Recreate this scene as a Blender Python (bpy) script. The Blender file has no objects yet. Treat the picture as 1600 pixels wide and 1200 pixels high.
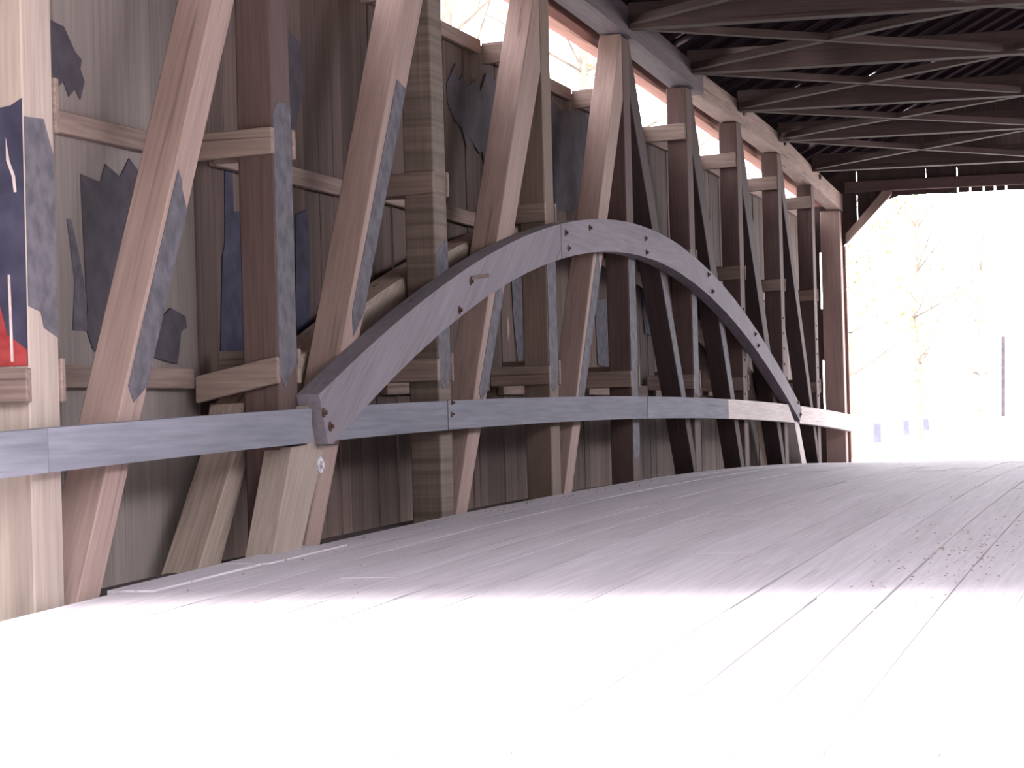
import bpy, bmesh, math, random
from mathutils import Vector, Matrix
random.seed(11)
scene = bpy.context.scene
COL = scene.collection

# ------------------------------------------------------------------ camera
F_PX, YAW, PITCH, ROLL, CAM_H = 4000.0, 0.25034, 0.01466, -0.02696, 0.8
cam = bpy.data.cameras.new('camera'); camo = bpy.data.objects.new('camera', cam); COL.objects.link(camo)
cam.sensor_width = 36.0; cam.lens = F_PX / 1600 * 36.0; cam.clip_start = 0.05; cam.clip_end = 600
cy, sy, cp, sp, cr, sr = math.cos(YAW), math.sin(YAW), math.cos(PITCH), math.sin(PITCH), math.cos(ROLL), math.sin(ROLL)
r0 = Vector((cy, sy, 0)); d0 = Vector((-sy, cy, 0)); u0 = Vector((0, 0, 1))
dd = d0 * cp + u0 * sp; u2 = -d0 * sp + u0 * cp
rr = r0 * cr + u2 * sr; uu = -r0 * sr + u2 * cr
M = Matrix((rr, uu, -dd)).transposed().to_4x4(); M.translation = Vector((0, 0, CAM_H))
camo.matrix_world = M
scene.camera = camo

# ------------------------------------------------------------------ world, sun, exposure
SKY = 11.5
w = bpy.data.worlds.new('world'); scene.world = w; w.use_nodes = True
nt = w.node_tree; bg = nt.nodes['Background']
bg.inputs[0].default_value = (0.97, 0.95, 1.0, 1); bg.inputs[1].default_value = SKY
sun = bpy.data.lights.new('sun', 'SUN'); sun.energy = 20; sun.angle = 0.22; sun.color = (1.0, 0.97, 0.93)
suno = bpy.data.objects.new('sun', sun); COL.objects.link(suno)
sd = Vector((-0.10, 0.72, -0.80)).normalized()          # direction the light travels
suno.rotation_euler = sd.to_track_quat('-Z', 'Y').to_euler()
suno.location = (0, -20, 30)
scene.view_settings.view_transform = 'Standard'; scene.view_settings.look = 'None'
scene.view_settings.gamma = 1; scene.view_settings.use_curve_mapping = False
scene.view_settings.exposure = 0.0

# ------------------------------------------------------------------ materials
def lin(c):
    return tuple(((v / 255) / 12.92 if v / 255 <= 0.04045 else ((v / 255 + 0.055) / 1.055) ** 2.4) for v in c) + (1,)
def wood(name, dark, light, scale=6.0, stretch=0.12, var=0.25, rough=0.85, bump=0.35, saw=0.0, crack=0.5, spec=0.2):
    m = bpy.data.materials.new(name); m.use_nodes = True; n = m.node_tree.nodes; l = m.node_tree.links
    b = n['Principled BSDF']; b.inputs['Roughness'].default_value = rough
    b.inputs['Specular IOR Level'].default_value = spec
    tc = n.new('ShaderNodeTexCoord'); oi = n.new('ShaderNodeObjectInfo')
    add = n.new('ShaderNodeVectorMath'); add.operation = 'ADD'
    mul = n.new('ShaderNodeMath'); mul.operation = 'MULTIPLY'; mul.inputs[1].default_value = 37.0
    l.new(oi.outputs['Random'], mul.inputs[0])
    l.new(tc.outputs['Object'], add.inputs[0]); l.new(mul.outputs[0], add.inputs[1])
    mp = n.new('ShaderNodeMapping'); mp.inputs['Scale'].default_value = (stretch, 1, 1)
    l.new(add.outputs[0], mp.inputs[0])
    n1 = n.new('ShaderNodeTexNoise'); n1.inputs['Scale'].default_value = scale; n1.inputs['Detail'].default_value = 8; n1.inputs['Roughness'].default_value = 0.62
    l.new(mp.outputs[0], n1.inputs['Vector'])
    n2 = n.new('ShaderNodeTexNoise'); n2.inputs['Scale'].default_value = scale * 9; n2.inputs['Detail'].default_value = 5
    mp2 = n.new('ShaderNodeMapping'); mp2.inputs['Scale'].default_value = (stretch * 0.35, 1, 1)
    l.new(add.outputs[0], mp2.inputs[0]); l.new(mp2.outputs[0], n2.inputs['Vector'])
    mix = n.new('ShaderNodeMath'); mix.operation = 'MULTIPLY_ADD'; mix.inputs[1].default_value = 0.5
    l.new(n2.outputs['Fac'], mix.inputs[0])
    h = n.new('ShaderNodeMath'); h.operation = 'MULTIPLY'; h.inputs[1].default_value = 0.5
    l.new(n1.outputs['Fac'], h.inputs[0]); l.new(h.outputs[0], mix.inputs[2])
    rp = n.new('ShaderNodeValToRGB'); rp.color_ramp.elements[0].position = 0.32; rp.color_ramp.elements[1].position = 0.68
    rp.color_ramp.elements[0].color = lin(dark); rp.color_ramp.elements[1].color = lin(light)
    l.new(mix.outputs[0], rp.inputs[0])
    # drying cracks
    n3 = n.new('ShaderNodeTexNoise'); n3.inputs['Scale'].default_value = scale * 3; n3.inputs['Detail'].default_value = 2
    mp3 = n.new('ShaderNodeMapping'); mp3.inputs['Scale'].default_value = (stretch * 0.18, 1, 1)
    l.new(add.outputs[0], mp3.inputs[0]); l.new(mp3.outputs[0], n3.inputs['Vector'])
    rc = n.new('ShaderNodeValToRGB'); rc.color_ramp.elements[0].position = 0.27; rc.color_ramp.elements[1].position = 0.33
    rc.color_ramp.elements[0].color = (1 - crack,) * 3 + (1,); rc.color_ramp.elements[1].color = (1, 1, 1, 1)
    l.new(n3.outputs['Fac'], rc.inputs[0])
    mm = n.new('ShaderNodeMix'); mm.data_type = 'RGBA'; mm.blend_type = 'MULTIPLY'; mm.inputs[0].default_value = 1
    l.new(rp.outputs[0], mm.inputs[6]); l.new(rc.outputs[0], mm.inputs[7])
    out = mm.outputs[2]; height = mix.outputs[0]
    if saw:
        n4 = n.new('ShaderNodeTexNoise'); n4.inputs['Scale'].default_value = 1.0; n4.inputs['Detail'].default_value = 4
        mp4 = n.new('ShaderNodeMapping'); mp4.inputs['Scale'].default_value = (24, 0.3, 0.3)
        l.new(add.outputs[0], mp4.inputs[0]); l.new(mp4.outputs[0], n4.inputs['Vector'])
        r4 = n.new('ShaderNodeValToRGB'); r4.color_ramp.elements[0].position = 0.38; r4.color_ramp.elements[1].position = 0.6
        r4.color_ramp.elements[0].color = (1 - saw,) * 3 + (1,); r4.color_ramp.elements[1].color = (1, 1, 1, 1)
        l.new(n4.outputs['Fac'], r4.inputs[0])
        m4 = n.new('ShaderNodeMix'); m4.data_type = 'RGBA'; m4.blend_type = 'MULTIPLY'; m4.inputs[0].default_value = 1
        l.new(out, m4.inputs[6]); l.new(r4.outputs[0], m4.inputs[7]); out = m4.outputs[2]
    hv = n.new('ShaderNodeHueSaturation')
    mr = n.new('ShaderNodeMapRange'); mr.inputs[3].default_value = 1 - var; mr.inputs[4].default_value = 1 + var
    l.new(oi.outputs['Random'], mr.inputs[0]); l.new(mr.outputs[0], hv.inputs['Value']); l.new(out, hv.inputs['Color'])
    l.new(hv.outputs[0], b.inputs['Base Color'])
    bp = n.new('ShaderNodeBump'); bp.inputs['Strength'].default_value = bump; bp.inputs['Distance'].default_value = 0.01
    l.new(height, bp.inputs['Height']); l.new(bp.outputs[0], b.inputs['Normal'])
    return m
def plain(name, c, c2=None, scale=8, rough=0.8, metal=0, bump=0.2):
    m = bpy.data.materials.new(name); m.use_nodes = True; n = m.node_tree.nodes; l = m.node_tree.links
    b = n['Principled BSDF']; b.inputs['Roughness'].default_value = rough; b.inputs['Metallic'].default_value = metal
    b.inputs['Specular IOR Level'].default_value = 0.2
    tc = n.new('ShaderNodeTexCoord'); ns = n.new('ShaderNodeTexNoise'); ns.inputs['Scale'].default_value = scale; ns.inputs['Detail'].default_value = 6
    l.new(tc.outputs['Object'], ns.inputs['Vector'])
    rp = n.new('ShaderNodeValToRGB'); rp.color_ramp.elements[0].position = 0.35; rp.color_ramp.elements[1].position = 0.65
    rp.color_ramp.elements[0].color = lin(c); rp.color_ramp.elements[1].color = lin(c2 or c)
    l.new(ns.outputs['Fac'], rp.inputs[0]); l.new(rp.outputs[0], b.inputs['Base Color'])
    bp = n.new('ShaderNodeBump'); bp.inputs['Strength'].default_value = bump; bp.inputs['Distance'].default_value = 0.01
    l.new(ns.outputs['Fac'], bp.inputs['Height']); l.new(bp.outputs[0], b.inputs['Normal'])
    return m

MAT = {
    'post': wood('weathered_post_wood', (132, 118, 112), (160, 146, 138), var=0.08, crack=0.3, bump=0.2),
    'post_brown': wood('brown_and_shaded_post_wood', (72, 57, 57), (92, 75, 71), var=0.08, crack=0.3, bump=0.2),
    'post_sawn': wood('rough_sawn_post_wood', (100, 87, 82), (118, 103, 95), var=0.05, saw=0.35, crack=0.3),
    'post_tan': wood('tan_post_wood', (98, 83, 77), (122, 105, 97), var=0.05, crack=0.3, bump=0.2),
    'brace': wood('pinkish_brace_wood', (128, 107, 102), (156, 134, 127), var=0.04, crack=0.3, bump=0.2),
    'brace_shaded': wood('shaded_brace_wood', (54, 42, 45), (74, 60, 60), var=0.1, crack=0.3, bump=0.2),  # shade of the backward-leaning braces put into the wood colour
    'arch': wood('grey_painted_arch_wood', (102, 96, 103), (130, 122, 130), scale=4, var=0.06, crack=0.3),
    'archback': wood('weathered_arch_wood', (120, 104, 98), (172, 156, 146), var=0.05),
    'rail': wood('slate_painted_rail_wood', (96, 96, 106), (126, 125, 136), scale=4, var=0.06, crack=0.25),
    'rail_raw': wood('bare_rail_wood', (168, 156, 154), (205, 194, 190), var=0.05),
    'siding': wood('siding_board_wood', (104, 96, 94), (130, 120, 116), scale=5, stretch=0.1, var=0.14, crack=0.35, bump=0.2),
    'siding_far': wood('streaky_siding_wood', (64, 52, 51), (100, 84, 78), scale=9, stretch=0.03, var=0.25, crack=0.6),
    'nailer': wood('nailer_wood', (100, 84, 80), (138, 120, 112), var=0.15),
    'chord': wood('top_beam_wood', (104, 88, 86), (146, 126, 118), var=0.04),
    'chord_grey': wood('grey_top_beam_wood', (66, 60, 68), (96, 86, 92), var=0.04),
    'plate': wood('reddish_plate_wood', (120, 84, 78), (150, 110, 100), var=0.1),
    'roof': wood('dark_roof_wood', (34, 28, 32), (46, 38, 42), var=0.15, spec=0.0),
    'tie': wood('dark_tie_wood', (52, 42, 43), (74, 60, 57), var=0.12),
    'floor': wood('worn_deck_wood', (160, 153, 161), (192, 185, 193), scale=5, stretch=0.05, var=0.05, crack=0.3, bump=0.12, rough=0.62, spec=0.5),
    'under': plain('dark_underfloor', (60, 52, 54), (80, 70, 70)),
    'iron': plain('rusty_iron', (58, 44, 44), (96, 72, 62), scale=40, rough=0.7, metal=0.5),
    'bolt_pale': plain('galvanised_iron', (150, 148, 155), (185, 182, 190), scale=30, rough=0.5, metal=0.4),
    'paint': plain('slate_paint', (70, 67, 74), (92, 88, 96), scale=10),
    'paint_dark': plain('dark_slate_paint', (58, 53, 61), (72, 66, 74), scale=6),
    'paint_navy': plain('navy_paint', (42, 40, 56), (62, 60, 78), scale=5),
    'paint_red': plain('red_spray_paint', (116, 34, 40), (146, 58, 58), scale=9),
    'paint_pale': plain('pale_drip_paint', (165, 150, 150), (190, 175, 172), scale=9),
    'fresh': plain('pale_end_grain', (198, 184, 160), (220, 206, 184), scale=30),
    'ground': plain('pale_gravel', (176, 170, 165), (214, 208, 200), scale=3),
    'approach': plain('pale_concrete', (190, 186, 184), (216, 212, 208), scale=2),
    'bark': plain('grey_bark', (79, 74, 69), (100, 94, 86), scale=5),
    'leaf': plain('yellowish_foliage', (84, 80, 48), (104, 98, 66), scale=5),
    'blocker': plain('wooded_blocker', (62, 60, 44), (92, 84, 66), scale=0.4),
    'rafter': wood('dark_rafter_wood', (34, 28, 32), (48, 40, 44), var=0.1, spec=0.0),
    'pole': plain('weathered_pole', (44, 38, 46), (58, 50, 58), scale=6),
    'guard': plain('grey_guard_post_paint', (62, 62, 74), (70, 70, 82), scale=6),
    'foot_glare': plain('white_glare_foot', (225, 225, 228), (238, 238, 240), scale=6, rough=0.5),
    'brush': plain('dry_brush', (72, 54, 48), (92, 74, 64), scale=12),
    'gravel': plain('grit', (130, 112, 102), (176, 158, 146), scale=40),
    'shingle': plain('grey_shingles', (96, 90, 92), (120, 112, 112), scale=8),
}

# ------------------------------------------------------------------ helpers
WM = {}
def frame(o, d):
    d = Vector(d).normalized()
    up = Vector((1, 0, 0)) if abs(d.x) < 0.9 else Vector((0, 1, 0))
    e2 = up.cross(d).normalized(); e3 = d.cross(e2)
    m = Matrix((d, e2, e3)).transposed().to_4x4(); m.translation = Vector(o)
    return m
def link(name, me, fr, parent=None, kind=None, label=None, cat=None, group=None):
    ob = bpy.data.objects.new(name, me); COL.objects.link(ob)
    if parent is not None:
        ob.parent = parent; ob.matrix_basis = WM[parent.name].inverted() @ fr
    else:
        ob.matrix_basis = fr
    WM[ob.name] = fr.copy()
    if kind: ob['kind'] = kind
    if label: ob['label'] = label
    if cat: ob['category'] = cat
    if group: ob['group'] = group
    return ob
def from_bm(name, bm, mat, fr, **kw):
    """bm holds WORLD coordinates; they are moved into the frame."""
    bmesh.ops.recalc_face_normals(bm, faces=bm.faces[:])
    inv = fr.inverted()
    for v in bm.verts: v.co = inv @ v.co
    me = bpy.data.meshes.new(name); bm.to_mesh(me); bm.free()
    me.materials.append(MAT[mat])
    return link(name, me, fr, **kw)
def add_hexa(bm, pts):
    v = [bm.verts.new(p) for p in pts]
    for f in ((0, 1, 2, 3), (7, 6, 5, 4), (0, 4, 5, 1), (1, 5, 6, 2), (2, 6, 7, 3), (3, 7, 4, 0)):
        bm.faces.new([v[i] for i in f])
def add_box(bm, x0, x1, y0, y1, z0, z1):
    add_hexa(bm, [(x0, y0, z0), (x1, y0, z0), (x1, y1, z0), (x0, y1, z0), (x0, y0, z1), (x1, y0, z1), (x1, y1, z1), (x0, y1, z1)])
def prism_x(poly, x0, x1, bm=None):
    """extrude a polygon of (Y,Z) from x0 to x1"""
    bm = bm or bmesh.new()
    a = [bm.verts.new((x0, p[0], p[1])) for p in poly]; b = [bm.verts.new((x1, p[0], p[1])) for p in poly]
    n = len(poly); bm.faces.new(a); bm.faces.new(b[::-1])
    for i in range(n): bm.faces.new((a[i], b[i], b[(i + 1) % n], a[(i + 1) % n]))
    return bm
def prism_y(poly, y0, y1, bm=None):
    """extrude a polygon of (X,Z) from y0 to y1"""
    bm = bm or bmesh.new()
    a = [bm.verts.new((p[0], y0, p[1])) for p in poly]; b = [bm.verts.new((p[0], y1, p[1])) for p in poly]
    n = len(poly); bm.faces.new(a); bm.faces.new(b[::-1])
    for i in range(n): bm.faces.new((a[i], b[i], b[(i + 1) % n], a[(i + 1) % n]))
    return bm
def bevel(bm, w_=0.007):
    bmesh.ops.recalc_face_normals(bm, faces=bm.faces[:])
    bmesh.ops.bevel(bm, geom=bm.edges[:], offset=w_, segments=1, affect='EDGES', clamp_overlap=True)
def strip_x(top, bot, x0, x1):
    """curved timber between two (Y,Z) lines of equal length, from x0 to x1; quads along it"""
    bm = bmesh.new(); rows = []
    for t, b in zip(top, bot):
        rows.append([bm.verts.new((x0, b[0], b[1])), bm.verts.new((x1, b[0], b[1])), bm.verts.new((x1, t[0], t[1])), bm.verts.new((x0, t[0], t[1]))])
    for a, b in zip(rows, rows[1:]):
        for i in range(4): bm.faces.new((a[i], a[(i + 1) % 4], b[(i + 1) % 4], b[i]))
    bm.faces.new(rows[0]); bm.faces.new(rows[-1][::-1])
    return bm
def interp(tab, y):
    if y <= tab[0][0]: return tab[0][1]
    for (a, b), (c, d) in zip(tab, tab[1:]):
        if y <= c: return b + (d - b) * (y - a) / (c - a)
    return tab[-1][1]
def structure(name, loc=(0, 0, 0)):
    o = bpy.data.objects.new(name, None); COL.objects.link(o); o.location = loc
    o['kind'] = 'structure'; WM[o.name] = Matrix.Translation(loc); return o
def thing(name, loc, label, cat, group=None):
    o = bpy.data.objects.new(name, None); COL.objects.link(o); o.location = loc
    o['label'] = label; o['category'] = cat
    if group: o['group'] = group
    WM[o.name] = Matrix.Translation(loc); return o

# ------------------------------------------------------------------ layout of the bridge
def PY(n): return 10.29 + (n - 1) * 3.235            # near edge of post n
PW = 0.31; XF, XB = -4.80, -5.01                      # post: front and back plane
XS = -5.33                                            # inner face of the siding
XM = -1.45                                            # centre line of the bridge
RX = lambda x: 2 * XM - x                             # mirror to the right truss
def deck(y): return 0.225 - 0.00095 * (y - 24.5) ** 2
ZC = [(5, 4.24), (14, 4.42), (21.5, 4.41), (23.6, 4.36), (27, 4.27), (30, 4.25), (33.3, 4.2), (36.4, 4.05), (40.2, 3.9)]
def zc(y): return interp(ZC, y)
TB = [(5, 4.36), (20, 4.45), (23.3, 4.42), (26.5, 4.41), (29.8, 4.37), (33, 4.34), (36.3, 4.23), (39.5, 4.08)]
RZ = [(5, 4.30), (14, 4.42), (24, 4.42), (28.4, 4.39), (30, 4.33), (33, 4.28), (36.4, 4.2), (40.2, 4.1)]
def rz(y): return interp(RZ, y)
PB = [(5, 4.18), (14, 4.32), (21.4, 4.32), (26.4, 4.27), (30, 4.20), (33, 4.16), (36, 4.08), (40, 4.0)]
def tieb(y): return interp(TB, y)
Y0, Y1 = 6.75, 40.0
RSILL = 2.95                                          # unseen right wall: window gap made taller to let in more light
# ================================================================== SETTING
# ground: one sheet, a creek bed under the bridge between two banks
bm = bmesh.new()
ys = [-30, 0, 5.5, 6.6, 8, 14, 34, 40, 41.5, 60, 100, 160, 400]
zs = [-0.42, -0.30, -0.16, -0.16, -1.6, -3, -3, -1.6, -0.62, -0.7, -0.3, 0.2, 1.0]
xs = [-200, -40, -15, 15, 40, 200]
g = [[bm.verts.new((x, y, z)) for x in xs] for y, z in zip(ys, zs)]
for i in range(len(ys) - 1):
    for j in range(len(xs) - 1): bm.faces.new((g[i][j], g[i][j + 1], g[i + 1][j + 1], g[i + 1][j]))
from_bm('ground', bm, 'ground', Matrix(), kind='structure')
# added, unseen wooded hillside behind the camera: it hides the low sky from the inside of the bridge
bm = bmesh.new(); rh = random.Random(21); hy = [-30, -38, -46, -56, -70, -100, -160]; hz = [-0.42, 5, 13, 20, 25, 32, 38]
hx = [-200 + i * 12.5 for i in range(33)]
g = [[bm.verts.new((x + rh.uniform(-3, 3), y, z + (rh.uniform(-1.5, 2.5) if z > 0 else 0))) for x in hx] for y, z in zip(hy, hz)]
for i in range(len(hy) - 1):
    for j in range(len(hx) - 1): bm.faces.new((g[i][j], g[i + 1][j], g[i + 1][j + 1], g[i][j + 1]))
from_bm('blocker_hill', bm, 'blocker', Matrix(), kind='structure')
bm = bmesh.new()
prism_x([(-20, -0.75), (6.6, -0.75), (6.6, deck(6.6) - 0.005), (3, -0.24), (-20, -0.36)], -7.5, 5, bm)
from_bm('road_approach', bm, 'approach', Matrix(), kind='structure')

# floor: lengthwise planks that follow the hump of the deck
floor = structure('floor', (XM, 24, 0))
bm = strip_x([(y, deck(y) - 0.055) for y in [6.62 + i * 1.67 for i in range(21)]], [(y, deck(y) - 0.15) for y in [6.62 + i * 1.67 for i in range(21)]], -5.2, RX(-5.2))
from_bm('subfloor', bm, 'under', frame((XM, 24, 0), (0, 1, 0)), parent=floor)
x = -4.76; row = 0
while x < RX(-4.76) - 0.05:
    wdt = random.uniform(0.24, 0.34); x1 = min(x + wdt, RX(-4.76))
    y = 6.62 - random.uniform(0, 0) ; first = True
    while y < Y1 - 0.1:
        ln = random.uniform(2.2, 6.5) if first else random.uniform(5.0, 7.5); first = False
        y1 = min(y + ln, Y1)
        if Y1 - y1 < 1.2: y1 = Y1
        n = max(2, int((y1 - y) / 0.85)); dz = random.uniform(-0.002, 0.002); gp = random.choice((0.003, 0.004, 0.008, 0.013))
        pts = [y + 0.002 + (y1 - y - 0.003) * i / n for i in range(n + 1)]
        bm = strip_x([(q, deck(q) + dz) for q in pts], [(q, deck(q) - 0.05) for q in pts], x + gp, x1 - 0.001)
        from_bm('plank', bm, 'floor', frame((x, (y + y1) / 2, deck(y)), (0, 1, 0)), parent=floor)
        y = y1
    x = x1; row += 1
# ragged edge boards of the deck beside the near posts
for a, b, xo in ((11.1, 12.55, 0.04), (12.6, 13.9, 0.07)):
    bm = strip_x([(q, deck(q) + 0.006) for q in (a, (a + b) / 2, b)], [(q, deck(q) - 0.045) for q in (a, (a + b) / 2, b)], -4.80 - xo * 0.3, -4.62 + xo)
    for v in bm.verts: v.co.z += 0.003
    from_bm('edge_board', bm, 'floor', frame((-4.7, a, 0), (0, 1, 0)), parent=floor)

# left wall: upright siding boards with nailers
def siding(wall, xin, sign, widths_near, detail):
    y = Y0; k = 0; rnd = random.Random(5)
    while y < Y1 - 0.02:
        if detail and y < 13.2: wd = 0.63
        else: wd = rnd.uniform(0.17, 0.30)
        if not detail: wd = 1.2
        y1 = min(y + wd, Y1); gap = rnd.choice((0.002, 0.003, 0.004, 0.007)) if detail else 0.0
        off = rnd.uniform(0, 0.012)
        zt = (3.88 if detail else RSILL) + rnd.uniform(-0.015, 0.02); zb = -0.62
        xa = xin - sign * off; xb = xa - sign * 0.028
        poly = [(y + gap, zb), (y1, zb), (y1, zt), (y + gap, zt)]
        if detail and y < 20.85 < y1:      # the board with a broken edge that lets daylight through
            poly = [(y + gap, zb), (y1, zb), (y1, zt), (y + gap, zt), (y + gap, 1.72), (y + gap + 0.035, 1.68), (y + gap + 0.05, 1.56), (y + gap + 0.02, 1.5), (y + gap, 1.44)]
        if detail and PY(10) - 0.15 < y: poly = [(y + 0.03, zb), (y1, zb), (y1, zt), (y + 0.03, zt)]
        bm = prism_x(poly, xb, xa)
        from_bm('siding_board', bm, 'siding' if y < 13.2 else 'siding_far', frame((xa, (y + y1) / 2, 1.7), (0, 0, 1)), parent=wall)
        y = y1; k += 1
wall_l = structure('wall_left', (XS, 23, 0)); siding(wall_l, XS, 1, None, True)
wall_r = structure('wall_right', (RX(XS), 23, 0)); siding(wall_r, RX(XS), -1, None, False)
for n in range(0, 10):
    a, b = PY(n) + PW + 0.06, PY(n + 1) - 0.06
    if n == 0: a = Y0 + 0.1
    for z0_, z1_ in ((2.30 + 0.03 * min(n, 3) - 0.03, 2.41 + 0.03 * min(n, 3) - 0.03), (1.03, 1.14), (3.76, 3.875)):
        s = random.uniform(-0.02, 0.02)
        bm = prism_x([(a, z0_ + s), (b, z0_ - s), (b, z1_ - s), (a, z1_ + s)], XS, XS + 0.05); bevel(bm, 0.005)
        from_bm('nailer', bm, 'nailer', frame((XS, (a + b) / 2, z0_), (0, 1, 0)), parent=wall_l)
    bm = prism_x([(a, RSILL - .12), (b, RSILL - .12), (b, RSILL - .005), (a, RSILL - .005)], RX(XS + 0.05), RX(XS))
    from_bm('nailer', bm, 'nailer', frame((RX(XS), (a + b) / 2, 3.8), (0, 1, 0)), parent=wall_r)
# patches on the siding, mostly paint brushed over old scribbles (Y, Z outlines)
PATCH = {
 'A':([(11.6,2.9),(11.76,2.86),(11.92,2.85),(12.05,2.74),(12.13,2.71),(12.11,2.66),(12.16,2.6),(12.1,2.5),(12.04,2.55),(11.96,2.5),(11.9,2.57),(11.78,2.51),(11.73,2.57),(11.62,2.62)],'paint_dark'),
 'B':([(12.08,2.12),(12.33,2.1),(12.4,2.2),(12.59,2.15),(12.72,2.26),(12.89,2.18),(13.09,2.11),(13.02,1.75),(12.65,1.5),(12.29,1.18),(12.18,1.23),(12.12,1.31),(12.11,1.64)],'paint_dark'),
 'C':([(11.9,1.88),(11.95,1.88),(12.01,1.76),(12.08,1.6),(12.13,1.44),(12.12,1.32),(11.94,1.32),(11.98,1.57)],'paint'),
 'D':([(13.26,1.48),(13.47,1.44),(13.49,1.38),(13.4,1.35),(13.34,1.17),(12.99,1.2),(13.09,1.41)],'paint_dark'),
 'E':([(14.16,2.34),(14.28,2.35),(14.29,2.09),(14.5,2.11),(14.43,1.22),(14.01,1.23),(14.08,1.81),(14.13,1.89)],'paint_navy'),
 'F':([(15.41,2.15),(15.63,2.2),(15.67,1.9),(15.62,1.41),(15.43,1.24),(15.36,1.48)],'paint_navy'),
 'G':([(15.18,3.46),(15.4,3.31),(15.59,3.26),(15.63,2.97),(15.5,2.79),(15.39,2.64),(15.25,2.69),(15.19,2.88)],'paint_dark'),
 'H':([(19.05,3.43),(19.18,3.52),(19.32,3.62),(19.42,3.50),(19.5,3.55),(19.66,3.48),(19.94,3.57),(20.06,3.49),(20.26,3.66),(20.88,3.6),(21.03,3.02),(20.8,2.9),(20.70,3.0),(20.48,2.80),(20.40,2.98),(20.3,3.08),(20.16,2.86),(20.06,3.0),(19.98,2.97),(19.7,3.07),(19.6,2.98),(19.46,3.13),(19.27,3.16),(19.06,3.28)],'paint_dark'),
 'I':([(22.46,3.72),(23.01,3.65),(23.69,3.73),(24.23,3.69),(24.68,3.73),(25.01,2.87),(22.59,2.7)],'paint_dark'),  # flat dark area between the fourth and fifth posts
 'J':([(20.92,1.98),(21.37,2.06),(21.34,1.34),(21.06,1.31),(20.95,1.66)],'paint'),
 'K':([(24.13,1.94),(24.81,2.0),(24.75,1.3),(24.22,1.33)],'paint'),
 'M':([(26.37,2.3),(27.6,2.29),(27.73,1.87),(27.26,1.65),(26.56,1.7)],'paint_navy'),
}
for k, (poly, m) in PATCH.items():
    bm = prism_x(poly, XS - 0.003, XS + 0.004)
    from_bm('siding_patch', bm, m, frame((XS, poly[0][0], poly[0][1]), (0, 0, 1)), parent=wall_l)
# portal walls: boards above the opening, corner boards cut on the slant, header and corner braces
def portal(name, yw, slits, zlow, corner):
    wl = structure(name, (XM, yw, 0)); rnd = random.Random(9)
    if slits: ed = [-5.35, -5.17, -5.135, -4.80, -4.57, -4.36, -4.15, -3.93, -3.72, -3.50, -3.27, -3.03, -2.84, -2.64, -2.47, -2.30, -2.1, -1.9, -1.68]
    else: ed = [-5.35, -4.80, -4.2, -3.6, -3.0, -2.4, -1.9]
    ed = ed + [XM] + [RX(q) for q in reversed(ed)]
    def low(q):
        e = min(q - (-4.80), RX(-4.80) - q)
        return min(zlow, 3.38 + e * 1.05) if e < 0.72 else zlow
    top = lambda q: roofz(min(q, 2 * XM - q), yw) - 0.03
    for k in range(len(ed) - 1):
        a, b = ed[k] + 0.0, ed[k + 1]
        corner_ = b <= -4.79 or a >= RX(-4.79)
        spans = [(-0.6, None)] if corner_ else [(None, None)]
        if slits and abs(a + 5.17) < 1e-6: spans = [(-0.6, 0.75), (1.63, 2.42), (3.3, None)]
        for z0_, z1_ in spans:
            la = z0_ if z0_ is not None else low(a + 1e-4); lb = z0_ if z0_ is not None else low(b - 1e-4)
            ta = z1_ if z1_ is not None else top(a); tb_ = z1_ if z1_ is not None else top(b)
            jag = rnd.uniform(-0.012, 0.0) if la > 3 else 0
            pl = [(a, la + jag), (b, lb + jag), (b, tb_), (a, ta)]
            if slits and not corner_:
                if any(abs(a - q) < 1e-6 for q in (-3.03, -2.84, -2.64, -2.47, -2.30)):
                    pl = [(a + .028, la), (b, lb), (b, tb_), (a, ta)] + ([(a, 4.52), (a + .016, 4.50), (a + .016, 4.31), (a, 4.30)] if abs(a + 3.03) < 1e-6 else []) + [(a, la + .075), (a + .028, la + .07)]
                elif abs(a + 4.57) < 1e-6:
                    pl = [(a + .016, la), (b, lb), (b, tb_), (a, ta), (a, 4.53), (a + .016, 4.51), (a + .016, 4.34), (a, 4.32), (a, 4.17), (a + .016, 4.15)]
                elif abs(a + 3.50) < 1e-6:
                    pl = [(a, la), (b, lb), (b, tb_), (a, ta), (a, 4.53), (a + .007, 4.51), (a + .007, 4.34), (a, 4.32)]
            bm = prism_y(pl, yw, yw + 0.03)
            from_bm('gable_board', bm, 'tie', frame(((a + b) / 2, yw, 4.5), (0, 0, 1)), parent=wl)
    return wl
def roofz(x, y):       # underside of the roof boards, left slope
    return 4.62 + (rz(y) - 4.41) + (x - (-5.34)) * 0.52
wall_b = portal('wall_back', 39.72, True, 4.13, True)
wall_f = portal('wall_front', Y0 - 0.05, False, 4.10, True)
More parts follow.
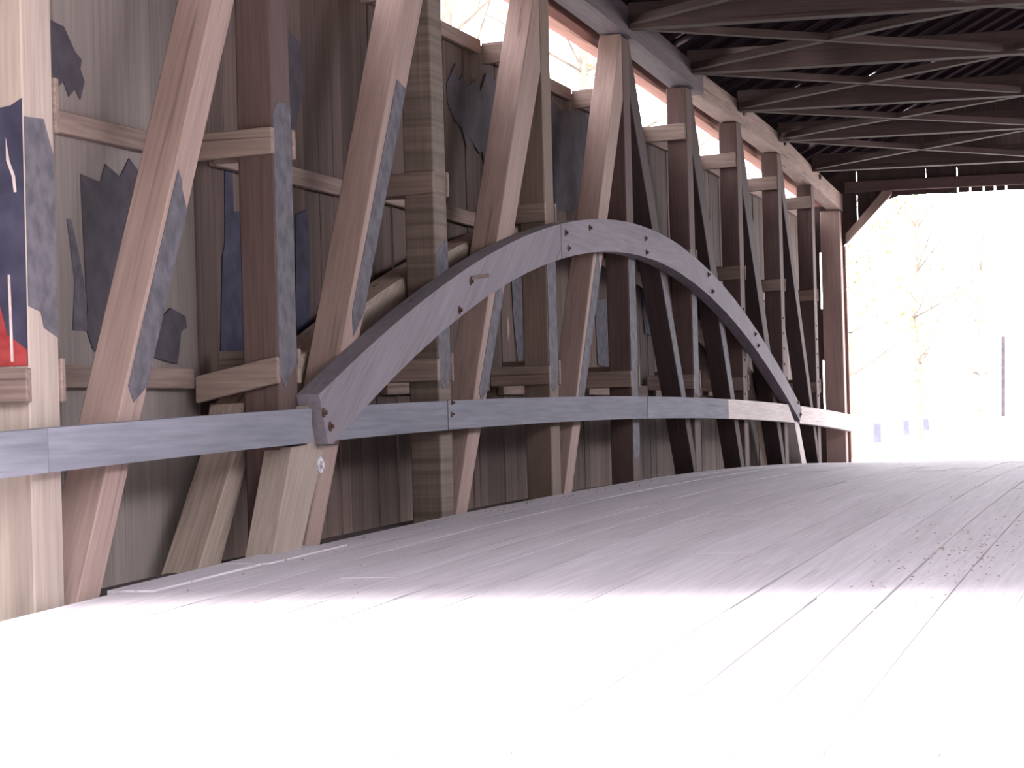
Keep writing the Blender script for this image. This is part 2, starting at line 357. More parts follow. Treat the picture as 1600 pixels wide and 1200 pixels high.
for yw, wl in ((39.60, wall_b), (Y0, wall_f)):
    z = 4.20 if wl is wall_b else 4.25
    bm = bmesh.new(); add_box(bm, -4.74, RX(-4.74), yw, yw + 0.11, z, z + 0.17); bevel(bm)
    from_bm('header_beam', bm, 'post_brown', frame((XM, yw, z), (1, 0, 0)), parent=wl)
    for s in (1, -1):
        f = (lambda q: q) if s == 1 else RX
        p = [(f(-4.74), 3.40), (f(-4.74), 3.56), (f(-4.16), 4.20), (f(-4.02), 4.20), (f(-4.02), 4.14)]
        bm = prism_y(p, yw + 0.01, yw + 0.10); bevel(bm, 0.004)
        from_bm('corner_brace', bm, 'chord', frame((f(-4.4), yw, 3.8), (1, 0, 1.1 * s)), parent=wl)
        bm = bmesh.new(); xa, xb = sorted((f(-4.80), f(-4.765)))
        add_box(bm, xa, xb, yw + 0.13, yw + 0.16, -0.3, 3.38)
        from_bm('jamb_board', bm, 'plate', frame((xa, yw, 1.5), (0, 0, 1)), parent=wl)

# ceiling: rafters and roof boards that run up the slope
ceil = structure('ceiling', (XM, 23, 6.5))
rnd = random.Random(3)
y = Y0 - 0.2
holes = {28.5: (1.85, 2.2), 31.2: (0.6, 1.1), 33.1: (1.6, 2.1), 29.7: (0.45, 0.9), 36.7: (1.3, 1.9), 37.9: (0.5, 1.0), 32.4: (2.2, 2.6), 35.2: (0.5, 0.9), 26.0: (1.2, 1.6), 34.4: (1.2, 1.8), 30.6: (2.0, 2.5), 38.6: (0.9, 1.3)}
while y < Y1 + 0.3:
    y1 = y + rnd.uniform(0.24, 0.34); off = rnd.uniform(0, 0.012)
    sL = XM - (-5.43)
    prof = [(0.0, 0.0), (0.0, 1.0)]
    pts = []
    h = [v for k, v in holes.items() if y <= k < y1]
    notch = []
    if h or rnd.random() < 0.3:
        if h: s0, s1 = h[0]
        else:
            s0 = rnd.uniform(0.3, 3.3); s1 = s0 + rnd.uniform(0.15, 0.35)
        notch = [(s0, 0), (s0 + 0.03, 0.07), (s1 - 0.03, 0.05), (s1, 0)]
    def P(s, yy, dz): xx = -5.43 + s; return Vector((xx, yy, roofz(xx, yy) + dz))
    edge = [(0, 0)] + notch + [(sL, 0)]
    bm = bmesh.new(); lo = []; hi = []
    for s, dy in edge: lo.append(bm.verts.new(P(s, y + dy + 0.0, off))); hi.append(bm.verts.new(P(s, y + dy, off + 0.014)))
    lo.append(bm.verts.new(P(sL, y1, off))); hi.append(bm.verts.new(P(sL, y1, off + 0.014)))
    lo.append(bm.verts.new(P(0, y1, off))); hi.append(bm.verts.new(P(0, y1, off + 0.014)))
    bm.faces.new(lo[::-1]); bm.faces.new(hi)
    for i in range(len(lo)): j = (i + 1) % len(lo); bm.faces.new((lo[i], lo[j], hi[j], hi[i]))
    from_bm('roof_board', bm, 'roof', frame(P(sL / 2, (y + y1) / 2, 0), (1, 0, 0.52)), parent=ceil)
    y = y1
bm = bmesh.new()
rows = []
for yy in [Y0 - 0.2 + i * 1.7 for i in range(21)]:
    yy = min(yy, Y1 + 0.4)
    a = RX(-5.43)
    rows.append([bm.verts.new((XM, yy, roofz(XM, yy))), bm.verts.new((a, yy, roofz(-5.43, yy))), bm.verts.new((a, yy, roofz(-5.43, yy) + 0.04)), bm.verts.new((XM, yy, roofz(XM, yy) + 0.05))])
for a, b in zip(rows, rows[1:]):
    for i in range(4): bm.faces.new((a[i], a[(i + 1) % 4], b[(i + 1) % 4], b[i]))
bm.faces.new(rows[0]); bm.faces.new(rows[-1][::-1])
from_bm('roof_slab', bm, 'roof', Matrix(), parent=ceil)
bm = bmesh.new()
add_box(bm, XM - 0.12, XM + 0.12, Y0 - 0.2, Y1 + 0.3, roofz(XM, 22) + 0.01, roofz(XM, 22) + 0.10)
from_bm('ridge_cap', bm, 'shingle', frame((XM, 23, 6.6), (0, 1, 0)), parent=ceil)
y = Y0 + 0.25
while y < Y1 - 0.2:
    for s in (1, -1):
        f = (lambda q: q) if s == 1 else RX
        pl = [(f(-5.34), roofz(-5.34, y) - 0.075), (f(XM - 0.02 * 1), roofz(XM, y) - 0.075), (f(XM - 0.02), roofz(XM, y) - 0.004), (f(-5.36), roofz(-5.36, y) - 0.004), (f(-5.36), roofz(-5.36, y) - 0.08)]
        bm = prism_y(pl, y, y + 0.06)
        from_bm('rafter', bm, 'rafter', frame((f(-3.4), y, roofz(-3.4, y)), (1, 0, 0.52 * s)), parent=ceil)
    y += 0.64
# frieze boards under the eaves outside, and the outer plates
for s, wl in ((1, wall_l), (-1, wall_r)):
    f = (lambda q: q) if s == 1 else RX
    pts = [Y0 + i * (Y1 - Y0) / 14 for i in range(15)]
    bm = strip_x([(q, rz(q) + 0.12) for q in pts], [(q, rz(q) - 0.02) for q in pts], *sorted((f(-5.40), f(-5.365))))
    from_bm('frieze_board', bm, 'plate', frame((f(-5.4), 23, 4.4), (0, 1, 0)), parent=wl)
    if s == 1:
        q = Y0 + 0.1
        while q < Y1 - 0.3:
            bm = prism_x([(q + 0.12, rz(q) - 0.018), (q + 0.50, rz(q) - 0.018), (q + 0.52, rz(q) + 0.09), (q + 0.10, rz(q) + 0.09)], -5.363, -5.335)
            from_bm('eave_block', bm, 'paint_dark', frame((-5.35, q, 4.4), (0, 1, 0)), parent=wl)
            q += 0.64

# ================================================================== TRUSS
ORD = ['nearest', 'second', 'third', 'fourth', 'fifth', 'sixth', 'seventh', 'eighth', 'ninth']
def coat(parent, poly, x=XF, mat='paint'):
    bm = prism_x(poly, x - 0.002, x + 0.003)
    return from_bm('paint_coat', bm, mat, frame((x, poly[0][0], poly[0][1]), (0, 0, 1)), parent=parent, label='slate grey paint coat')
POSTLAB = {
 1: 'nearest truss post, cream wood with a slate grey painted middle, at the left edge',
 2: 'second truss post from the left, dark brown side and slate painted front',
 3: 'third truss post from the left, rough side with saw marks across it',
 4: 'fourth truss post, just left of the joint at the top of the arch',
 5: 'fifth truss post, just right of the arch joint where the braces turn',
 6: 'sixth truss post, under the end of the grey top beam',
 7: 'seventh truss post, its front passing behind the falling side of the arch',
 8: 'eighth truss post, third from the far portal',
 9: 'ninth truss post with a row of nail heads, next to the far end post',
 10: 'broad end post of bare reddish wood beside the far portal opening'}
for n in range(1, 11):
    a = PY(n); b = a + PW; xb = XB
    if n == 10: xb = -5.10; a -= 0.02; b = a + 0.26
    zt = min(zc(a), zc(b)) - 0.012
    mat = {1: 'post', 2: 'post_brown', 3: 'post_sawn', 4: 'post_tan', 5: 'post_brown', 6: 'post_brown', 7: 'post_brown', 8: 'post_brown', 9: 'post_brown', 10: 'brace'}.get(n, 'post')  # posts five to nine get the brown to carry their shade
    bm = bmesh.new(); add_box(bm, xb, XF, a, b, -0.32, zt); bevel(bm, 0.008)
    post = from_bm('truss_post', bm, mat, frame(((xb + XF) / 2, (a + b) / 2, deck(a)), (0, 0, 1)), label=POSTLAB[n], cat='post', group='upright posts of the left truss')
    # painted zones on the road side
    e, h = a + 0.006, b - 0.006
    if n == 1:
        def side_coat(poly, mat, d, lab):
            bm = prism_y(poly, a - 0.001 - d, a + 0.002)
            from_bm('paint_coat', bm, mat, frame((-4.9, a, poly[0][1]), (0, 0, 1)), parent=post, label=lab)
        side_coat([(XB + .004, 2.22), (XF - .06, 2.24), (XF - .006, 2.27), (XF - .006, 1.10), (XB + .004, 1.10)], 'paint_navy', 0.001, 'navy spray paint on the near side')
        side_coat([(XB + .004, 1.42), (-4.93, 1.36), (-4.90, 1.24), (-4.86, 1.21), (XF - .008, 1.17), (XF - .008, 1.10), (XB + .004, 1.10)], 'paint_red', 0.003, 'red spray paint low on the near side')
        side_coat([(-4.885, 2.1), (-4.87, 2.0), (-4.845, 1.93), (-4.84, 1.86), (-4.852, 1.86), (-4.86, 1.93), (-4.885, 2.0)], 'paint_pale', 0.003, 'pale drip')
        side_coat([(-4.89, 1.5), (-4.88, 1.5), (-4.872, 1.12), (-4.885, 1.12)], 'paint_pale', 0.005, 'pale drip')
    if n == 1: coat(post, [(e, 1.36), (e + .12, 1.34), (e + .15, 1.27), (h, 1.23), (h, 2.04), (h - .04, 2.10), (h - .10, 2.20), (e, 2.19)])
    if n == 2: coat(post, [(e, 1.10), (e + .10, 1.02), (e + .18, 1.10), (h, 1.16), (h, 2.62), (e + .2, 2.64), (e + .08, 2.63), (e, 2.57)])
    if n == 3: coat(post, [(e, 1.12), (e + .1, 1.03), (h - .06, 1.12), (h, 1.07), (h, 2.08), (e, 1.96)])
    if n == 4: coat(post, [(e, 1.10), (e + .14, 1.02), (h, 1.12), (h, 2.30), (e, 2.28)])
    if n == 5: coat(post, [(e, .45), (e + .1, .40), (h, .48), (h, 2.35), (e, 2.35)])
    if n == 6: coat(post, [(e, 1.05), (h, 1.0), (h, 2.5), (e, 2.6)])
    # paired side blocks that hold the nailers, and the sill block
    def block(y0_, y1_, z0_, z1_, dz=0.0, xr=XF + 0.012, mat='nailer', lab=None):
        bm = prism_y([(XS + 0.052, z0_ - dz), (xr, z0_), (xr, z1_), (XS + 0.052, z1_ - dz)], y0_, y1_); bevel(bm, 0.006)
        return from_bm('side_block', bm, mat, frame((-5.05, y0_, z0_), (1, 0, 0)), parent=post, label=lab)
    if n < 10:
        zl = {1: 0.94, 2: 1.05}.get(n, 1.09); hl = 0.15
        up = {1: 2.15, 2: 2.33, 3: 2.37}.get(n, 2.40)
        block(a - 0.055, a - 0.002, zl, zl + hl, 0.10 if n == 2 else 0.0)
        block(b + 0.002, b + 0.045, zl + 0.0, zl + hl + 0.05)
        if n > 1: block(a - 0.055, a - 0.002, up, up + 0.15, 0.02)
        block(b + 0.002, b + 0.045, up, up + (0.25 if n == 1 else 0.17))
        block(a - 0.055, a - 0.002, 3.71, 3.88, 0.02, XF - 0.01, lab='sill block')
        if n in (7, 8, 9):
            bm = bmesh.new()
            for q in range(7):
                z = 0.85 + q * 0.2; c = (XF + 0.003, (a + b) / 2 + random.uniform(-.02, .02), z)
                add_box(bm, XF - 0.002, XF + 0.012, c[1] - 0.018, c[1] + 0.018, z - 0.014, z + 0.014)
            from_bm('nail_heads', bm, 'iron', frame((XF, a, 1), (0, 0, 1)), parent=post, kind='stuff')

# diagonal braces
FL = {1: ((10.77, .08), (12.6, 2.91)), 2: ((13.95, .15), (16.36, 3.63)), 3: ((17.22, .24), (19.4, 3.16)), 4: ((20.45, .21), (22.9, 3.65)),
      6: ((26.35, .23), (23.62, 3.73)), 7: ((29.41, .2), (26.93, 3.42)), 8: ((32.72, .15), (30.10, 3.42)), 9: ((36.10, .13), (33.35, 3.60))}
BLAB = {
 1: 'leaning brace nearest the camera, broad pinkish face, slate paint down its edge',
 2: 'second leaning brace, split at its top where daylight falls on it',
 3: 'third leaning brace, lit near the second window gap, passing behind the rising arch',
 4: 'fourth leaning brace, passing behind the top of the arch',
 6: 'brace leaning back towards the camera just right of the arch joint',
 7: 'second backward-leaning brace, its foot beside the seventh post',
 8: 'third backward-leaning brace, dark, under the falling side of the arch',
 9: 'farthest backward-leaning brace, beside the foot of the arch'}
for n, ((ya, za), (yb, zb)) in FL.items():
    k = (yb - ya) / (zb - za); wdt = 0.25
    L = lambda z: ya + (z - za) * k
    zl = -0.3
    if n < 5:
        pe = PY(n + 1) - 0.003; zt = zc(pe) - 0.003
        zr = za + (pe - wdt - ya) / k            # right edge meets the post
        zl2 = za + (pe - ya) / k                 # left edge meets the post
        poly = [(L(zl), zl), (L(zl) + wdt, zl)]
        ytop = min(L(zt), pe - 0.02)
        poly += [(pe, min(zr, zt)), (pe, zt), (ytop, zt)]
        mat = 'brace'
    else:
        pe = PY(n - 1) + PW + 0.003; zt = zc(pe) - 0.003; pf = PY(n) - 0.003
        zr = za + (pe - ya) / k
        zfoot = za + (pf - wdt - ya) / k
        poly = [(pe, min(zr, zt - 0.05))]
        if L(zl) >= pf - 0.01: poly += [(pf, za + (pf - ya) / k), (pf, zfoot)]
        else: poly += [(L(zl), zl)]
        if L(zl) >= pf - 0.01: pass
        elif L(zl) + wdt > pf: poly += [(pf, zl), (pf, zfoot)]
        else: poly += [(L(zl) + wdt, zl)]
        ztop = min(L(zt) + wdt, 99)
        poly += [(max(L(zt) + wdt, pe + 0.02), zt), (pe, zt)]
        mat = 'brace_shaded'
    bm = prism_x(poly, XB + 0.005, XF - 0.004); bevel(bm, 0.006)
    d = (0, k, 1)
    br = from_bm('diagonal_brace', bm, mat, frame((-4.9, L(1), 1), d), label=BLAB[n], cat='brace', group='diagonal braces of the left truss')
    def bcoat(z0_, z1_, j0=0.08, j1=0.1):
        e0, e1 = 0.008, wdt - 0.008
        coat(br, [(L(z0_) + e0, z0_), (L(z0_ - j0) + e1 * .5, z0_ - j0), (L(z0_) + e1, z0_), (L(z1_ - j1 * 2) + e1, z1_ - j1 * 2), (L(z1_ - j1) + e1 * .5, z1_ - j1), (L(z1_ - j1 * .5) + e1 * .35, z1_ - j1 * .5), (L(z1_) + e0, z1_)], XF - 0.004)
    if n == 1: bcoat(1.02, 2.12)
    if n == 2: bcoat(1.50, 3.05, 0.16, 0.02)
    if n == 3: bcoat(1.03, 1.95)
    if n == 4: bcoat(1.02, 2.3)
    if n in (6, 7): bcoat(1.02, 2.2)

# front arch: three curved timbers, and the lower legs set back behind the rail
def AT(y): t = y - 23; return 1.8e-5 * t**4 + 6.6e-5 * t**3 - 1.8678e-2 * t * t + 9.693e-3 * t + 2.576
def AB(y): t = y - 23; return 1.1e-5 * t**4 + 1.56e-4 * t**3 - 1.8283e-2 * t * t + 9.111e-3 * t + 2.294
def curve_piece(ya, yb, n=10, drop=0.0):
    t = [ya + (yb - ya) * i / n for i in range(n + 1)]
    return [(q, AT(q) - drop) for q in t], [(q, AB(q) - drop) for q in t]
arch = thing('truss_arch', (-4.73, 22.5, deck(22)), 'grey painted curved timber arch bolted across the front of the posts', 'arch')
XA0, XA1 = XF + 0.003, -4.66
t, b = curve_piece(14.02, 19.93)
bm = strip_x([(13.80, 0.985)] + t, [(13.94, 0.70)] + b, XA0, XA1)
from_bm('arch_timber', bm, 'arch', frame((-4.73, 17, 1.6), (0, 0.86, 0.5)), parent=arch)
t, b = curve_piece(19.95, 25.3)
from_bm('arch_timber', strip_x(t, b, XA0, XA1), 'arch', frame((-4.73, 22, 2.4), (0, 1, 0)), parent=arch)
t, b = curve_piece(25.31, 33.2)
bm = strip_x(t + [(33.62, 0.86)], b + [(33.42, 0.70)], XA0, XA1 - 0.006)
from_bm('arch_timber', bm, 'arch', frame((-4.73, 29, 1.8), (0, 0.86, -0.5)), parent=arch)
bm = prism_x([(12.72, -0.30), (13.35, -0.30), (13.62, 0.08), (14.14, 0.74), (14.05, 0.92), (13.795, 0.92), (13.795, 0.708), (13.535, 0.692), (13.16, 0.08)], -4.90, -4.735); bevel(bm, 0.006)
from_bm('arch_leg', bm, 'post', frame((-4.85, 13.6, 0.3), (0, 0.6, 0.8)), parent=arch, label='bare wood leg of the arch below the rail')
bm = prism_x([(33.15, 0.90), (33.55, 0.90), (34.9, -0.3), (34.45, -0.3)], -4.90, -4.735)
from_bm('arch_leg', bm, 'rail_raw', frame((-4.85, 34, 0.3), (0, 0.75, -0.66)), parent=arch, label='pale leg at the far foot of the arch')
def bolt(parent, y, z, x, mat='iron', r=0.02):
    bm = bmesh.new()
    rot = Matrix.Rotation(math.pi / 2, 4, 'Y')
    bmesh.ops.create_cone(bm, cap_ends=True, segments=10, radius1=r * 1.5, radius2=r * 1.4, depth=0.008, matrix=Matrix.Translation((x + 0.004, y, z)) @ rot)
    bmesh.ops.create_cone(bm, cap_ends=True, segments=6, radius1=r * 0.75, radius2=r * 0.65, depth=0.02, matrix=Matrix.Translation((x + 0.014, y, z)) @ rot)
    return from_bm('bolt', bm, mat, Matrix.Translation((x, y, z)), parent=parent)
for y, z in [(17.14,1.78),(16.83,1.57),(20.10,2.31),(20.18,2.19),(21.0,2.41),(23.37,2.47),(23.41,2.34),(26.74,2.30),(26.95,2.13),(29.8,1.75),(30.01,1.62),(13.87,0.88),(13.98,0.80),(33.23,0.95),(33.40,0.79)]:
    bolt(arch, y, z, XA1)
bolt(arch, 14.0, 0.58, -4.735, 'bolt_pale', 0.035)
bm = prism_x([(17.12,1.79),(17.16,1.82),(17.62,1.86),(17.60,1.83)], XA1, XA1 + 0.012)   # bent spike
from_bm('spike', bm, 'iron', frame((XA1, 17.2, 1.8), (0, 1, 0)), parent=arch)

# back arch between the posts and the siding
back = thing('truss_arch', (-5.15, 22.5, deck(22)), 'bare wood arch seen behind the posts, against the siding', 'arch')
XK0, XK1 = -5.25, -5.03
t, b = curve_piece(13.95, 23.2, 12)
bm = strip_x([(13.62, 0.93), (13.74, 0.99)] + t, [(13.72, 0.66), (13.85, 0.70)] + b, XK0, XK1); bevel(bm, 0.02)
from_bm('arch_timber', bm, 'archback', frame((-5.14, 17, 1.6), (0, 0.9, 0.45)), parent=back)
t, b = curve_piece(23.21, 33.2, 12)
from_bm('arch_timber', strip_x(t, b, XK0, XK1), 'archback', frame((-5.14, 29, 1.8), (0, 0.9, -0.45)), parent=back)
bm = prism_x([(12.45, -0.32), (12.92, -0.32), (13.18, 0.08), (13.70, 0.70), (13.90, 0.90), (13.60, 0.95), (13.46, 0.69), (12.84, 0.06)], XK0 + 0.004, XK1 - 0.004); bevel(bm, 0.008)
from_bm('arch_leg', bm, 'archback', frame((-5.14, 13.2, 0.3), (0, 0.7, 0.7)), parent=back)
bm = prism_x([(32.9, 1.05), (33.3, 1.05), (34.9, -0.3), (34.45, -0.3)], XK0 + 0.004, XK1 - 0.004)
from_bm('arch_leg', bm, 'archback', frame((-5.14, 34, 0.3), (0, 0.75, -0.66)), parent=back)

# the long rail along the truss
rail = thing('hand_rail', (-4.75, 23, deck(23)), 'long slate painted board rail running along the truss posts', 'rail')
def RT(y): t = y - 23; return -0.00097 * t * t + 0.0014 * t + 1.0
def RB(y): t = y - 23; return -0.00102 * t * t - 0.0003 * t + 0.795
def rail_piece(ya, yb, mat, cutl=None, cutr=None, lab=None, dx=0.0):
    n = max(2, int((yb - ya) / 0.8)); q = [ya + (yb - ya) * i / n for i in range(n + 1)]
    tp = [(v, RT(v)) for v in q]; bt = [(v, RB(v)) for v in q]
    if cutl: tp[0], bt[0] = cutl
    if cutr: tp[-1], bt[-1] = cutr
    bm = strip_x(tp, bt, XF + 0.004, -4.70 + dx)
    return from_bm('rail_board', bm, mat, frame((-4.75, (ya + yb) / 2, 0.9), (0, 1, 0)), parent=rail, label=lab)
rail_piece(7.1, 10.24, 'rail'); rail_piece(10.25, 13.78, 'rail')
rail_piece(14.80, 16.62, 'rail', ((14.62, RT(14.62)), (14.16, RB(14.16))), dx=-0.004)
rail_piece(16.63, 23.46, 'rail'); rail_piece(23.47, 28.0, 'rail', dx=0.003)
rail_piece(28.01, 33.0, 'rail_raw', None, ((32.62, RT(32.62)), (33.16, RB(33.16))), lab='bare unpainted stretch of the rail')
rail_piece(33.4, 39.9, 'rail_raw', ((33.48, RT(33.48)), (33.66, RB(33.66))), None, lab='pale unpainted end of the rail')
for y in (16.7, 16.72): bolt(rail, y, 0.86 + (y - 16.7) * 4, -4.70, r=0.012)

# top beams
def beam(name, ya, yb, x0, x1, h, mat, dz=0, zf=None, **kw):
    zc = zf or globals()['zc']
    n = max(3, int((yb - ya) / 1.2)); q = [ya + (yb - ya) * i / n for i in range(n + 1)]
    bm = strip_x([(v, zc(v) + dz + h) for v in q], [(v, zc(v) + dz) for v in q], x0, x1); bevel(bm, 0.008)
    return from_bm(name, bm, mat, frame(((x0 + x1) / 2, (ya + yb) / 2, zc(22)), (0, 1, 0)), **kw)
beam('top_beam', 6.8, 27.25, -5.01, -4.745, 0.27, 'chord_grey', label='grey top beam over the nearer posts, ending in a step at the sixth post', cat='beam')
tb = beam('top_beam', 27.26, 39.95, -5.01, -4.785, 0.26, 'chord', label='brown top beam over the far posts, ending with a slanted nose at the portal', cat='beam')
for y, z in ((30.17, 4.40), (33.53, 4.37), (37.02, 4.22)):
    bm = bmesh.new(); add_box(bm, -4.79, -4.755, y - 0.06, y + 0.06, z - 0.035, z + 0.035); bevel(bm, 0.008)
    from_bm('wooden_peg', bm, 'iron', frame((-4.78, y, z), (1, 0, 0)), parent=tb)
beam('outer_plate', 6.8, 39.9, -5.26, -5.10, 0.20, 'plate', zf=lambda v: interp(PB, v), label='reddish outer plate above the window gaps, behind the top beam', cat='beam')

# right-hand truss (outside the frame, it carries the roof and shades the light)
beam('top_beam', 6.8, 39.95, RX(-4.745), RX(-5.01), 0.27, 'chord_grey', label='grey top beam over the posts of the right truss', cat='beam')
proto = None
for n in range(1, 11):
    a = PY(n)
    if proto is None:
        bm = bmesh.new(); add_box(bm, RX(XF), RX(XB), a, a + PW, -0.32, 3.92)
        proto = from_bm('truss_post', bm, 'post', frame((RX(-4.9), a, deck(a)), (0, 0, 1)), label='nearest upright post of the truss on the right side of the bridge', cat='post', group='upright posts of the right truss')
    else:
        c = proto.copy(); COL.objects.link(c); m = WM[proto.name].copy(); m.translation.y += a - PY(1); c.matrix_basis = m
        c['label'] = '%s upright post of the right side truss, counted from the near portal' % (ORD + ['tenth'])[n - 1]
rrail = thing('hand_rail', (RX(-4.75), 23, deck(23)), 'slate painted board rail along the right truss', 'rail')
q = [7.1 + i * 0.82 for i in range(41)]
from_bm('rail_board', strip_x([(v, RT(v)) for v in q], [(v, RB(v)) for v in q], RX(-4.70), RX(XF)), 'rail', frame((RX(-4.75), 23, 0.9), (0, 1, 0)), parent=rrail)

# tie beams and crossed wind braces under the roof
TLAB = ['tie beam of dark wood across the roof at the near portal', 'tie beam of dark wood over the second post', 'tie beam of dark wood over the third post', 'tie beam of dark wood over the fourth post',
        'tie beam over the fifth post, topmost in view', 'tie beam over the sixth post, second from the top', 'tie beam over the seventh post, third from the top',
        'tie beam over the eighth post, second from the portal', 'tie beam nearest the far portal, with a lit lower edge']
for n in range(1, 10):
    a = PY(n) + 0.04; z = tieb(a)
    bm = bmesh.new(); add_box(bm, -4.742 if n < 6 else -4.782, RX(-4.742), a, a + 0.2, z, z + 0.24); bevel(bm, 0.006)
    from_bm('tie_beam', bm, 'tie', frame((XM, a, z), (1, 0, 0)), label=TLAB[n - 1], cat='beam', group='tie beams across the roof')
def lat(xa, ya, xb, yb, z0_, z1_, h=0.07, wd=0.10):
    d = Vector((xb - xa, yb - ya, 0)).normalized(); s = Vector((-d.y, d.x, 0)) * wd / 2
    A = Vector((xa, ya, z0_)); B = Vector((xb, yb, z1_)); H = Vector((0, 0, h)); bm = bmesh.new()
    add_hexa(bm, [A - s, B - s, B + s, A + s, A - s + H, B - s + H, B + s + H, A + s + H])
    return bm, frame((A + B) / 2, B - A)
for n in range(3, 9):
    for side, nm in ((0, 'left'), (1, 'right')):
        xa, xb = (-4.74, XM - 0.04) if side == 0 else (XM + 0.04, RX(-4.74))
        ya, yb = PY(n) + 0.31, PY(n + 1) - 0.03
        za, zb = tieb(ya) + 0.02, tieb(yb) + 0.02
        t = thing('wind_brace', ((xa + xb) / 2, (ya + yb) / 2, (za + zb) / 2), 'crossed thin wind braces between tie beams of the %s and %s posts, %s half' % (ORD[n - 1], ORD[n], nm), 'brace', 'crossed wind braces under the roof')
        bm, fr = lat(xa + 0.05, ya, xb - 0.05, yb, za, zb); from_bm('diagonal', bm, 'tie', fr, parent=t)
        xm, ym = (xa + xb) / 2, (ya + yb) / 2; zm = (za + zb) / 2
        bm, fr = lat(xa + 0.05, yb, xm - 0.07, ym + 0.06, zb, zm); from_bm('half_diagonal', bm, 'tie', fr, parent=t)
        bm, fr = lat(xm + 0.07, ym - 0.06, xb - 0.05, ya, zm, za); from_bm('half_diagonal', bm, 'tie', fr, parent=t)

# ================================================================== OUTSIDE
def tube(bm, p0, p1, r0_, r1_, seg=6):
    d = (p1 - p0).normalized(); up = Vector((0, 0, 1)) if abs(d.z) < 0.9 else Vector((1, 0, 0))
    e = d.cross(up).normalized(); g_ = d.cross(e)
    A = []; B = []
    for i in range(seg):
        t_ = 2 * math.pi * i / seg; v = e * math.cos(t_) + g_ * math.sin(t_)
        A.append(bm.verts.new(p0 + v * r0_)); B.append(bm.verts.new(p1 + v * r1_))
    for i in range(seg): bm.faces.new((A[i], A[(i + 1) % seg], B[(i + 1) % seg], B[i]))
    bm.faces.new(A[::-1]); bm.faces.new(B)
def tree(x, y, h, r, seed, label, z0_=-0.7, leaves=0):
    rn = random.Random(seed); root = thing('bare_tree', (x, y, z0_), label, 'tree', 'pale trees outside the bridge')
    bm = bmesh.new(); p = Vector((x, y, z0_)); pts = [p.copy()]; n = 7
    for i in range(n):
        p = p + Vector((rn.uniform(-.12, .12) * h / n, rn.uniform(-.12, .12) * h / n, h / n)); pts.append(p.copy())
    for i in range(n): tube(bm, pts[i], pts[i + 1], r * (1 - i / n * .85), r * (1 - (i + 1) / n * .85), 8)
    from_bm('trunk', bm, 'bark', Matrix.Translation((x, y, z0_)), parent=root)
    bm = bmesh.new(); tips = []
    def grow(p, d, L, rad, lev):
        q = p
        for s in range(3):
            d = (d + Vector((rn.uniform(-.25, .25), rn.uniform(-.25, .25), rn.uniform(-.05, .2)))).normalized()
            q2 = q + d * L / 3; tube(bm, q, q2, rad * (1 - s * .25), rad * (1 - (s + 1) * .25), 4); q = q2
            if lev < 3 and rn.random() < 0.85:
                nd = (d + Vector((rn.uniform(-1, 1), rn.uniform(-1, 1), rn.uniform(-.3, .7)))).normalized()
                grow(q, nd, L * rn.uniform(.45, .65), rad * .5, lev + 1)
        tips.append(q)
    for i in range(2, n + 1):
        for k in range(3):
            a_ = rn.uniform(0, 6.28); grow(pts[i], Vector((math.cos(a_), math.sin(a_), rn.uniform(.2, .9))).normalized(), h * rn.uniform(.16, .30), r * .35 * (1 - i / (n + 3)), 1)
    from_bm('branches', bm, 'bark', Matrix.Translation((x, y, z0_)), parent=root, kind='stuff')
    if leaves:
        bm = bmesh.new()
        for k in range(leaves):
            c = rn.choice(tips) + Vector((rn.gauss(0, .25), rn.gauss(0, .25), rn.gauss(0, .3))); s = rn.uniform(.05, .10)
            u_ = Vector((rn.uniform(-1, 1), rn.uniform(-1, 1), rn.uniform(-1, 1))).normalized(); v_ = u_.orthogonal().normalized()
            bm.faces.new([bm.verts.new(c + u_ * s), bm.verts.new(c + v_ * s * .6), bm.verts.new(c - u_ * s), bm.verts.new(c - v_ * s * .6)])
        from_bm('foliage', bm, 'leaf', Matrix.Translation((x, y, z0_)), parent=root, kind='stuff')
tree(-13.8, 50, 13, .32, 1, 'pale tree seen through the window gap left of the fourth post')
tree(-13.9, 61, 14, .30, 2, 'pale tree seen through the window gap between the fourth and fifth posts', leaves=300)
tree(-9.0, 76, 9, .22, 3, 'pale leafy tree just outside the far portal, beside the end post', leaves=900)
tree(-8.2, 90, 11, .22, 4, 'faint bare tree left of centre in the portal opening')
tree(-7.4, 105, 10, .16, 5, 'faint bare tree farther back in the portal opening, low branches')
tree(-26.0, 78, 14, .3, 6, 'pale bare tree far off behind the near siding')
# slim pole beyond the portal
pole = thing('utility_pole', (-4.8, 80, -0.5), 'slim dark pole standing beyond the far portal', 'pole')
bm = bmesh.new(); tube(bm, Vector((-4.9, 80, 0.55)), Vector((-4.83, 80, 3.0)), .07, .06, 10)
from_bm('lower_shaft', bm, 'pole', frame((-4.85, 80, 1.5), (0, 0, 1)), parent=pole)
bm = bmesh.new(); tube(bm, Vector((-4.83, 80, 3.0)), Vector((-4.72, 80, 6.2)), .05, .02, 10)
from_bm('upper_shaft', bm, 'bark', frame((-4.8, 80, 4.5), (0, 0, 1)), parent=pole)
bm = bmesh.new(); tube(bm, Vector((-4.9, 80, -0.6)), Vector((-4.9, 80, 0.55)), .08, .07, 10)
from_bm('base', bm, 'foot_glare', frame((-4.85, 80, 0), (0, 0, 1)), parent=pole)  # white base stands in for the glare over the pole foot
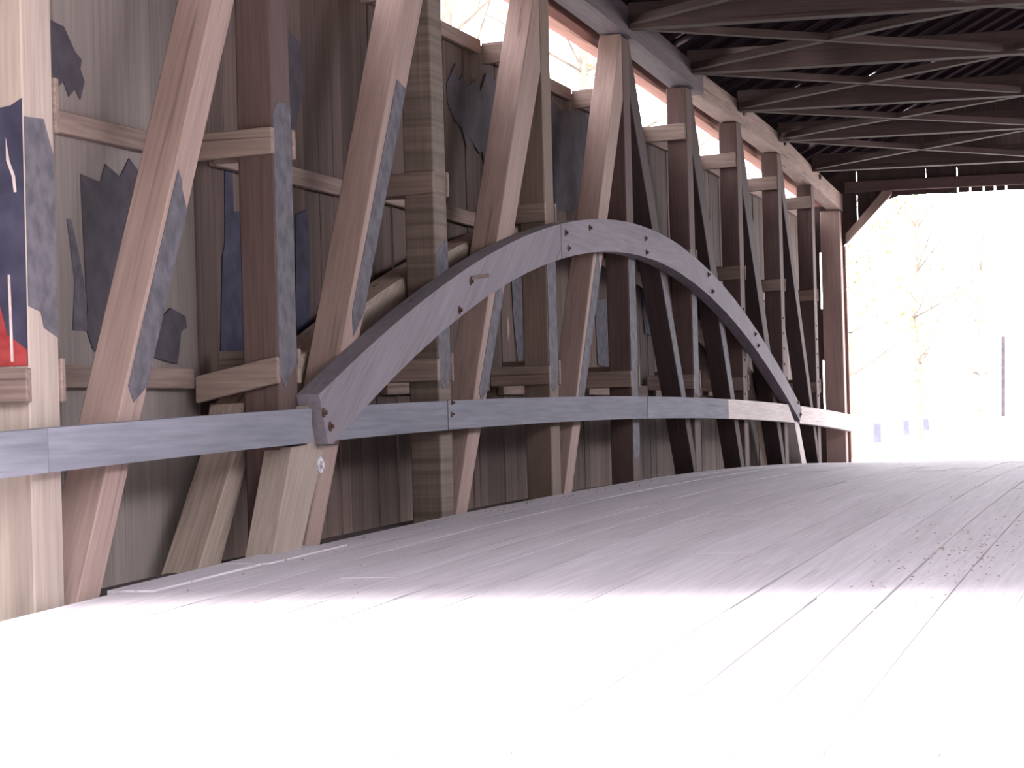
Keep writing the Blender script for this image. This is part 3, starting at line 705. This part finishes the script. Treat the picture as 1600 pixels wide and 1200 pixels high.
# road guard: three grey posts and white feet that imitate the glare
for (x, y, z0_, z1_), lb in zip(((-6.58, 60, 0.07, 0.54), (-7.38, 75, 0.10, 0.54), (-7.80, 86, 0.12, 0.52)), ('nearest and tallest', 'middle', 'farthest and smallest')):
    g_ = thing('guard_post', (x, y, -0.65), '%s of the three grey guard posts beside the road beyond the portal' % lb, 'post', 'guard posts outside')
    bm = bmesh.new(); add_box(bm, x - .09, x + .09, y - .05, y + .05, z0_, z1_); bevel(bm, .01)
    from_bm('post_head', bm, 'guard', frame((x, y, .3), (0, 0, 1)), parent=g_)
    bm = bmesh.new(); add_box(bm, x - .10, x + .10, y - .06, y + .06, -0.72, z0_); bevel(bm, .01)
    from_bm('post_foot', bm, 'foot_glare', frame((x, y, 0), (0, 0, 1)), parent=g_)
# dry brush at the bank just past the portal
bm = bmesh.new(); rn = random.Random(8)
for k in range(900):
    c = Vector((rn.uniform(-9.0, -5.6), rn.uniform(58, 64), -0.68)); hh = rn.uniform(.05, .22)
    tube(bm, c, c + Vector((rn.uniform(-.15, .15), rn.uniform(-.15, .15), hh)), .008, .003, 3)
from_bm('dry_brush', bm, 'brush', Matrix.Translation((-7, 60, -0.6)), kind='stuff', label='dry pinkish brush on the bank just past the far end of the deck', cat='brush')
# grit scattered over the deck
bm = bmesh.new(); rn = random.Random(4)
def chip(x, y, s):
    z = deck(y) + 0.005
    bmesh.ops.create_icosphere(bm, subdivisions=1, radius=s, matrix=Matrix.Translation((x, y, z)) @ Matrix.Rotation(rn.uniform(0, 3), 4, 'Z') @ Matrix.Diagonal((1, rn.uniform(.5, 1.6), .45, 1)))
for k in range(420):
    y = rn.uniform(9, 34); chip(rn.uniform(-4.6, -0.2), y, rn.uniform(.002, .005))
for k in range(260):
    y = rn.gauss(12.6, 1.6); chip(rn.gauss(-0.95, .22), max(8, y), rn.uniform(.002, .007))
for k in range(120):
    y = rn.uniform(11, 24); chip(rn.uniform(-4.72, -4.4), y, rn.uniform(.003, .009))
from_bm('grit', bm, 'gravel', Matrix.Translation((-2, 15, 0.1)), kind='stuff', label='grit and wood chips scattered over the deck planks', cat='debris')
